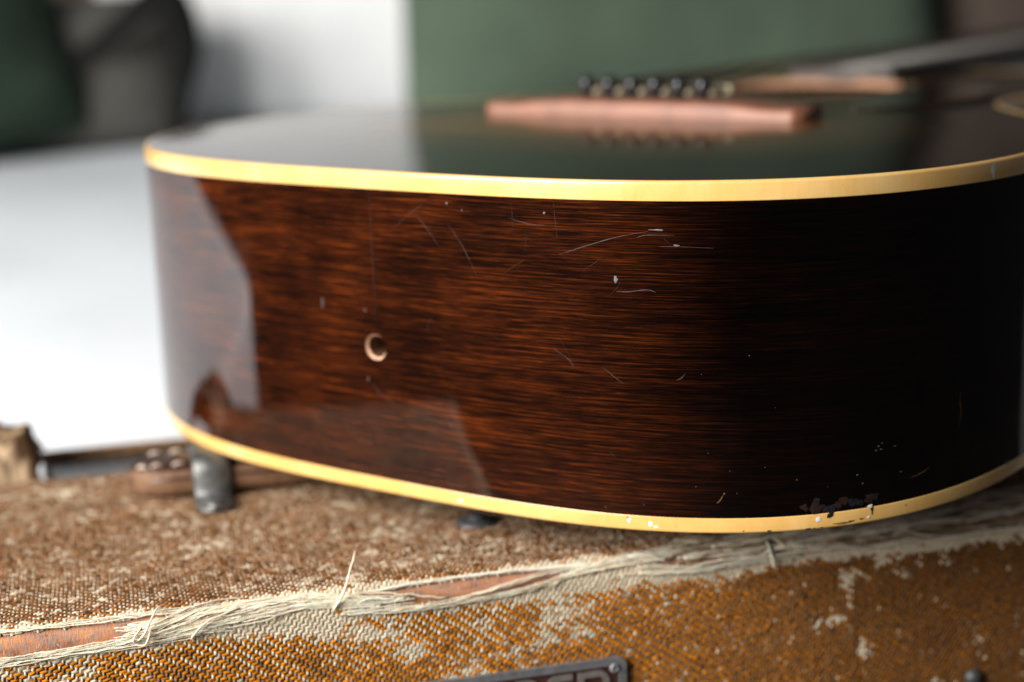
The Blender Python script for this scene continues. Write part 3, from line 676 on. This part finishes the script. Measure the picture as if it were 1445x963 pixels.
# polar patch round the strap pin hole
bnd = [(i, 8) for i in range(0, 12)] + [(12, j) for j in range(8, 20)] + [(i, 20) for i in range(12, 0, -1)] + [(0, j) for j in range(20, 8, -1)]
HR = 4.7; ringprev = [i * NR + j for i, j in bnd]; bp = [(sg[i] - HS, Zg[i, j] - HZ) for i, j in bnd]
jr = [1 + 0.05 * (random.random() - .5) for _ in bnd]
hole_ring = []
for t in (0.35, 0.62, 0.82, 0.93, 1.0):
    cur = []
    for k, (a, b) in enumerate(bp):
        L = math.hypot(a, b); rr = HR * (jr[k] if t == 1.0 else 1.0); c_ = (a / L * rr, b / L * rr); q = (a * (1 - t) + c_[0] * t, b * (1 - t) + c_[1] * t)
        ox, oy = outl(HS + q[0]); cur.append(len(V)); V.append((float(ox), float(oy), HZ + q[1])); UV.append(((HS + q[0]) * MM, (HZ + q[1]) * MM, 0.0))
        if t == 1.0: hole_ring.append(V[-1])
    for k in range(48): F.append((ringprev[k], cur[k], cur[(k + 1) % 48], ringprev[(k + 1) % 48]))
    ringprev = cur
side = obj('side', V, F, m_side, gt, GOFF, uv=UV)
hc = np.mean(np.array(hole_ring), 0); V = [tuple(p) for p in hole_ring]; F = []
for dep, sc in ((0.35, 0.97), (0.9, 0.86), (1.2, 0.83), (8, 0.83), (22, 0.83)):
    for p in hole_ring:
        d_ = np.array(p) - hc; jj = 1 + (0.05 * (random.random() - .5) if dep < 2 else 0); V.append((hc[0] + d_[0] * sc * jj, hc[1] + d_[1] * sc + dep, hc[2] + d_[2] * sc * jj))
for a in range(5):
    for k in range(48): F.append((a * 48 + k, a * 48 + (k + 1) % 48, (a + 1) * 48 + (k + 1) % 48, (a + 1) * 48 + k))
ho = obj('strap_pin_hole', V, F[:3 * 48], m_hole, side)
obj('bore', V[3 * 48:], [tuple(i - 3 * 48 for i in q) for q in F[3 * 48:]] + [tuple(2 * 48 + k for k in range(48))], plain('shaded_bore_wood', (0.16, 0.075, 0.035), 0.85, var=0.3, vscale=700), ho)  # shade inside the hole is put into this darker wood colour

sb = np.linspace(0, PER, 760, endpoint=False)
def bind(name, prof, zf):
    V = []
    for (o_, z_) in prof:
        x, y = outl(sb, o_); bx, by = outl(sb, 0)
        V.append(np.stack([x, y, zf(by) + z_], -1))
    V = np.stack(V, 1).reshape(-1, 3); return obj(name, V, grid_faces(len(sb), len(prof), True), m_bind, gt, GOFF)
rnd = [(0.14 - 1.1 * (1 - math.cos(a)), 0.12 - 1.1 * (1 - math.sin(a))) for a in np.linspace(0, math.pi / 2, 6)]
bind('top_binding', [(-0.3, -HB1 - 0.05), (0.10, -HB1), (0.14, -HB1 + 0.3)] + rnd + [(-2.0, 0.12), (-2.05, -0.3)], lambda y: y * 0)
rndb = [(0.14 - 0.9 * (1 - math.sin(a)), -0.05 + 0.9 * (1 - math.cos(a))) for a in np.linspace(0, math.pi / 2, 6)]
bind('back_binding', [(-2.05, 0.3), (-2.0, -0.05)] + rndb + [(0.14, HB2 - 0.3), (0.10, HB2), (-0.3, HB2 + 0.05)], zb)

def plate(step, inset, hole=None):
    so_ = np.linspace(0, PER, 420, endpoint=False); x, y = outl(so_, -inset); loop = np.stack([x, y], 1)
    pts = [Vector(p) for p in loop]; n = len(pts); ed = [(k, (k + 1) % n) for k in range(n)]
    if hole:
        hcx, hcy, hr = hole; b = len(pts)
        for k in range(72): a = 2 * math.pi * k / 72; pts.append(Vector((hcx + hr * math.cos(a), hcy + hr * math.sin(a))))
        ed += [(b + k, b + (k + 1) % 72) for k in range(72)]
    X = np.arange(-190, 191, step); Y = np.arange(0, 490, step); G = np.array([(a, b_) for a in X for b_ in Y], float)
    def dist(P): return np.min(np.hypot(P[:, None, 0] - loop[None, :, 0], P[:, None, 1] - loop[None, :, 1]), 1)
    def inside(P):
        c = np.zeros(len(P), bool); j = n - 1
        for i in range(n):
            xi, yi = loop[i]; xj, yj = loop[j]
            cond = ((yi > P[:, 1]) != (yj > P[:, 1])) & (P[:, 0] < (xj - xi) * (P[:, 1] - yi) / (yj - yi + 1e-12) + xi); c ^= cond; j = i
        return c
    keep = inside(G) & (dist(G) > step * 0.45)
    if hole: keep &= np.abs(np.hypot(G[:, 0] - hole[0], G[:, 1] - hole[1]) - hole[2]) > 3
    if hole: keep &= np.hypot(G[:, 0] - hole[0], G[:, 1] - hole[1]) > hole[2]
    pts += [Vector(p) for p in G[keep]]
    r = delaunay_2d_cdt(pts, ed, [], 0, 1e-5)
    P = np.array([tuple(v) for v in r[0]]); T = np.array([f for f in r[2] if len(f) == 3])
    cen = P[T].mean(1); ok = inside(cen)
    if hole: ok &= np.hypot(cen[:, 0] - hole[0], cen[:, 1] - hole[1]) > hole[2] * 0.995
    return P, T[ok], dist(P)
SHY = 334.0
P, T, dd = plate(9.0, 1.8, (0, SHY, 50.0))
C = np.stack([np.clip(dd / 100, 0, 1)] * 3 + [np.ones(len(dd))], 1)
DOME = lambda d: 2.2 * (1 - (1 - np.clip(d / 105, 0, 1)) ** 2)
obj('soundboard', np.c_[P, DOME(dd)], T, m_top, gt, GOFF, col=C)
obj('soundboard_lining', np.c_[P, DOME(dd) - 3.0], T[:, ::-1], m_inside, gt, GOFF)
P, T, dd = plate(14.0, 1.8)
zz = zb(P[:, 1]) + 0.1 - 4.0 * (1 - (1 - np.clip(dd / 110, 0, 1)) ** 2)
obj('back', np.c_[P, zz], T[:, ::-1], m_neck, gt, GOFF)
obj('back_lining', np.c_[P, zz + 3.0], T, m_inside, gt, GOFF)
V, F = box(-45, 45, 440, 480, -94, -3.2, 2); obj('neck_block', V, F, m_inside, gt, GOFF)
def ring(r0, r1, z0, z1, cy, n=72):
    V = []
    for r_, z in ((r0, z0), (r0, z1), (r1, z1), (r1, z0)):
        for k in range(n): a = 2 * math.pi * k / n; V.append((r_ * math.cos(a), cy + r_ * math.sin(a), z))
    return V, [(a * n + k, a * n + (k + 1) % n, ((a + 1) % 4) * n + (k + 1) % n, ((a + 1) % 4) * n + k) for a in range(4) for k in range(n)]
obj('rosette', *ring(54, 57.5, 1.7, 2.26, SHY), plain('rosette_ring', (0.16, 0.11, 0.06), 0.4), gt, GOFF, smooth=False)
obj('soundhole_edge', *ring(49.95, 50.4, -1.2, 2.22, SHY), m_inside, gt, GOFF, smooth=False)
# pickguard beside the sound hole
pg = crom([(60, 378), (92, 352), (104, 310), (98, 262), (82, 232), (66, 246), (60, 290), (62, 330), (58, 360), (60, 378)], 6)[:-1]
n = len(pg); V = [(x, y, 1.2) for x, y in pg] + [(x, y, 2.7) for x, y in pg]
obj('pickguard', V, [(k, (k + 1) % n, n + (k + 1) % n, n + k) for k in range(n)] + [tuple(range(n, 2 * n))], m_guard, gt, GOFF, smooth=False)
# bridge
def bridge():
    xs5 = np.linspace(-75, 75, 61); V = []; y0, y1 = 177.5, 204.0
    for x in xs5:
        a = abs(x); h = 7.0 - 2.0 * float(sstep(40, 62, a)); e = 0.35 if a > 74.5 else 0.0
        pr = [(y0 + e, 0.02), (y0 + e, h * 0.72), (y0 + 0.9 + e, h * 0.93), (y0 + 2.2, h), (y1 - 3.5, h + 0.4), (y1 - 1.0, h * 0.85), (y1 - e, h * 0.55), (y1 - e, 0.02)]
        V += [(x, y, z) for y, z in pr]
    k = 8; F = grid_faces(len(xs5), k) + [tuple(range(k)), tuple((len(xs5) - 1) * k + q for q in range(k))[::-1]]
    return V, F
V, F = bridge(); br = obj('bridge', V, F, m_rose, gt, (0, -0.006, GOFF[2] + 0.0018))
V, F = box(-36, 36, 197.2, 200.4, 8.2, 12.6, 0.9); obj('saddle', V, F, m_bone, br)
for k in range(6):
    xk = -28.5 + 11.4 * k
    V, F = lathe([(2.3, 7.6), (2.5, 10.0), (3.3, 10.8), (3.6, 12.4), (3.5, 14.2), (2.9, 15.6), (1.6, 16.5), (0.1, 16.7)], 20); obj('bridge_pin', move(V, (xk, 188.5, 0)), F, m_black, br)
# neck, fingerboard, frets, strings
NUT = 818.0
def taper(y0, y1, w0, w1, z0, z1):
    return [(-w0, y0, z0), (w0, y0, z0), (w1, y1, z0), (-w1, y1, z0), (-w0, y0, z1), (w0, y0, z1), (w1, y1, z1), (-w1, y1, z1)], [(3, 2, 1, 0), (4, 5, 6, 7), (0, 1, 5, 4), (1, 2, 6, 5), (2, 3, 7, 6), (3, 0, 4, 7)]
V = []; ys = np.linspace(487, 860, 24); nn = 14
for y in ys:
    hw = 27 - 5.5 * (y - 487) / 373; dp = 24 + 60 * math.exp(-(y - 487) / 14)
    for k in range(nn): a = math.pi * k / (nn - 1); V.append((hw * math.cos(a), y, -0.2 - dp * abs(math.sin(a)) ** 0.8))
F = grid_faces(len(ys), nn) + [(i * nn + nn - 1, (i + 1) * nn + nn - 1, (i + 1) * nn, i * nn) for i in range(len(ys) - 1)] + [tuple(range(nn)), tuple((len(ys) - 1) * nn + k for k in range(nn))[::-1]]
nk = obj('neck', V, F, m_neck, gt, GOFF)
V, F = box(-37, 37, 861, 1020, -22, -7, 2); obj('headstock', V, F, m_neck, nk)
V, F = taper(383, NUT, 28.5, 21.8, 1.0, 8.2); fb = obj('fingerboard', V, F, m_board, gt, GOFF, smooth=False)
for k in range(1, 21):
    y = NUT - 628 * (1 - 2 ** (-k / 12)); hw = 28.3 - 6.6 * (y - 386) / (NUT - 386)
    V, F = tube([(-hw, y, 8.2), (0, y, 8.25), (hw, y, 8.2)], 0.5, 6); obj('fret', V, F, m_nickel, fb)
V, F = box(-22, 22, NUT + 0.1, NUT + 5, 0.3, 10.0, 0.5); obj('nut', V, F, m_bone, fb)
for k in range(6):
    xk = -28.5 + 11.4 * k; xn = -18 + 7.2 * k; rad = 0.62 - 0.08 * k
    V, F = tube([(xk, 184.2, 11.2), (xk, 192.8, 14.6), (xk * 0.995, 200, 14.5), (xn, NUT + 2, 10.4), (xn, NUT + 30, 2.0), (xn * 1.5, 900, -5)], rad, 6); obj('string', V, F, m_steel, gt, GOFF)

# dings, chips and scratches on the side and the bindings: thin flakes lying on the lacquer
def flake(s, z, rx, rz, mat, n=11, lift=0.07, rough=0.45, name='ding'):
    V = []; cxy = outl(s, lift + 0.10); V.append((float(cxy[0]), float(cxy[1]), z))
    for k in range(n):
        a = 2 * math.pi * k / n; q = 1 + rough * (random.random() - .5) * 2
        x, y = outl(s + rx * q * math.cos(a), lift); V.append((float(x), float(y), z + rz * q * math.sin(a)))
    return obj(name, V, [(0, 1 + k, 1 + (k + 1) % n) for k in range(n)], mat, side)
def scratch(pts, w, mat=None, name='scratch', lift=0.05):
    P = crom(pts, 6); T = np.gradient(P, axis=0); T /= np.linalg.norm(T, axis=1)[:, None] + 1e-9; N = np.stack([-T[:, 1], T[:, 0]], 1); V = []; n = len(P)
    for i in range(n):
        ww = w * (0.25 + 0.75 * math.sin(math.pi * (i + .5) / n)) * random.uniform(.6, 1.3) / 2
        for sg_ in (1, -1):
            x, y = outl(P[i][0] + sg_ * N[i][0] * ww, lift); V.append((float(x), float(y), P[i][1] + sg_ * N[i][1] * ww))
    return obj(name, V, grid_faces(n, 2), mat or m_scr, side)
flake(93.0, -31.0, 0.55, 1.1, m_chipb); flake(-25.2, -47.6, 0.35, 2.0, m_scr); flake(-5.6, -48.8, 0.3, 0.9, m_scr); flake(-5.8, -73.5, 0.35, 0.8, m_scr)
flake(107, -15.2, 2.4, 0.22, m_chipb); flake(112.5, -20.0, 0.9, 0.3, m_chipb); flake(69, -10.9, 0.4, 0.5, m_chipb); flake(31.9, -9.4, 0.3, 0.3, m_chipb); flake(38, -11.5, 0.2, 0.2, m_chipb)
for a, b in ((139.9, -91.5), (128.8, -92.6), (122, -86.8), (120, -61), (131, -100), (118, -98), (150, -96), (160, -99), (88, -107.0), (101, -105), (64, -92), (40, -63), (143, -72), (135, -55)):
    flake(a, b, random.uniform(.1, .22), random.uniform(.1, .24), random.choice([m_chipb, m_scr, m_scr, m_chipo]), 7)
scratch([(124.6, -103.4), (125.6, -102.4), (126.6, -100.6)], 0.28, m_chipo); flake(127, -100.2, .25, .25, m_chipo)
scratch([(74, -24), (84, -20.6), (94, -17.6), (104, -15.6)], 0.20); scratch([(93, -35), (97, -35.0), (103, -34.2), (106, -35)], 0.28); scratch([(107, -20.4), (114, -20.4), (124, -20.8)], 0.16)
scratch([(100, -17.8), (103, -16.9), (112, -16.8)], 0.22); scratch([(32, -16), (38, -24), (43, -33)], 0.10); scratch([(8, -20), (16, -14), (22, -10)], 0.08)
scratch([(18, -13), (23, -18), (28, -24)], 0.12); scratch([(56, -13), (63, -14.6), (69, -14.8)], 0.12); scratch([(71, -55), (76, -58), (78, -60.5)], 0.16); scratch([(28, -83), (29.5, -85), (30.2, -87.5)], 0.2)
scratch([(112, -63), (113.6, -62.4), (115, -60.8)], 0.2); scratch([(88, -60), (92, -63), (95, -65)], 0.14); scratch([(-4, -75), (0, -78.5), (6, -81)], 0.16)
for k in range(14):
    a = random.uniform(-20, 130); z = random.uniform(-100, -12); ang = random.gauss(1.4, 0.5); L = random.uniform(2, 13)
    scratch([(a, z), (a + L * .5 * math.cos(ang) + random.gauss(0, .5), z + L * .5 * math.sin(ang)), (a + L * math.cos(ang), z + L * math.sin(ang))], random.uniform(.03, .07))
# knocks at the lower edge
for (a, b, r_, mt) in ((152.5, -105.2, 1.3, m_chipr), (156.0, -105.8, 1.9, m_chipr), (158.6, -105.6, 1.0, m_chipk), (160.8, -106.6, 1.9, m_chipk), (163.4, -105.6, 1.2, m_chipr), (165.8, -104.2, 1.8, m_chipr), (168.6, -105.2, 1.6, m_chipk), (171.2, -105.4, 1.2, m_chipk), (174.4, -104.4, 1.7, m_chipr), (176.4, -104.0, 1.2, m_chipk), (156.4, -103.2, 1.0, m_chipk)):
    flake(a, b, r_, r_ * random.uniform(.8, 1.2), mt, 13, 0.12, 0.35, 'chip')
for (a, b, rx, rz, mt) in ((157.0, -109.6, 1.0, 0.9, m_chipw), (160.9, -108.3, 1.2, 0.9, m_chipk), (174.6, -106.8, 1.0, 0.5, m_chipw), (175.3, -108.4, 0.45, 1.3, m_chipk), (174.2, -110.6, 0.8, 0.5, m_chipw), (153.6, -112.6, 1.0, 0.28, m_chipk),
                           (155.6, -112.6, .3, .3, m_chipk), (165, -111.6, 2.4, 0.35, m_chipo), (168, -111.2, 1.4, 0.3, m_chipk), (171.6, -110.9, 0.9, 0.25, m_chipk), (158, -112.4, .4, .2, m_chipk), (103, -111.3, 0.9, 0.9, m_chipw), (104.8, -112.2, 0.8, 0.4, m_chipw), (96.0, -110.6, 0.6, 0.8, m_chipw),
                           (95.4, -109.8, 0.3, 0.5, m_chipo), (141, -112.6, .7, .25, m_chipk), (133, -112.6, .25, .2, m_chipk), (32.6, -112.0, .8, .8, m_chipw), (46, -109.9, .3, .2, m_chipo), (188, -108.6, .25, .35, m_chipo), (239, -104.6, 1.6, 0.6, m_chipr), (224.5, -3.0, 1.3, 2.2, m_chipw)):
    flake(a, b, rx, rz, mt, 11, 0.22, 0.45, 'chip')
for (a, b) in ((177.5, -87.3), (178.4, -88.4), (176.6, -88.6), (178.8, -86.4), (183.6, -88), (170, -96), (172, -99), (186, -97)): flake(a, b, random.uniform(.2, .6), random.uniform(.1, .25), m_chipo, 9)
scratch([(190, -99.6), (194, -98.8), (197.5, -97.6)], 0.25, m_chipo); scratch([(210.4, -86), (211.4, -81), (210.6, -77), (211.4, -74)], 0.28, m_chipo)
scratch([(-0.8, -6.6), (-0.9, -20), (-1.0, -40), (-1.1, -55)], 0.14, plain('seam_dark', (0.004, 0.002, 0.0015), 0.5), 'tail_seam', 0.03)
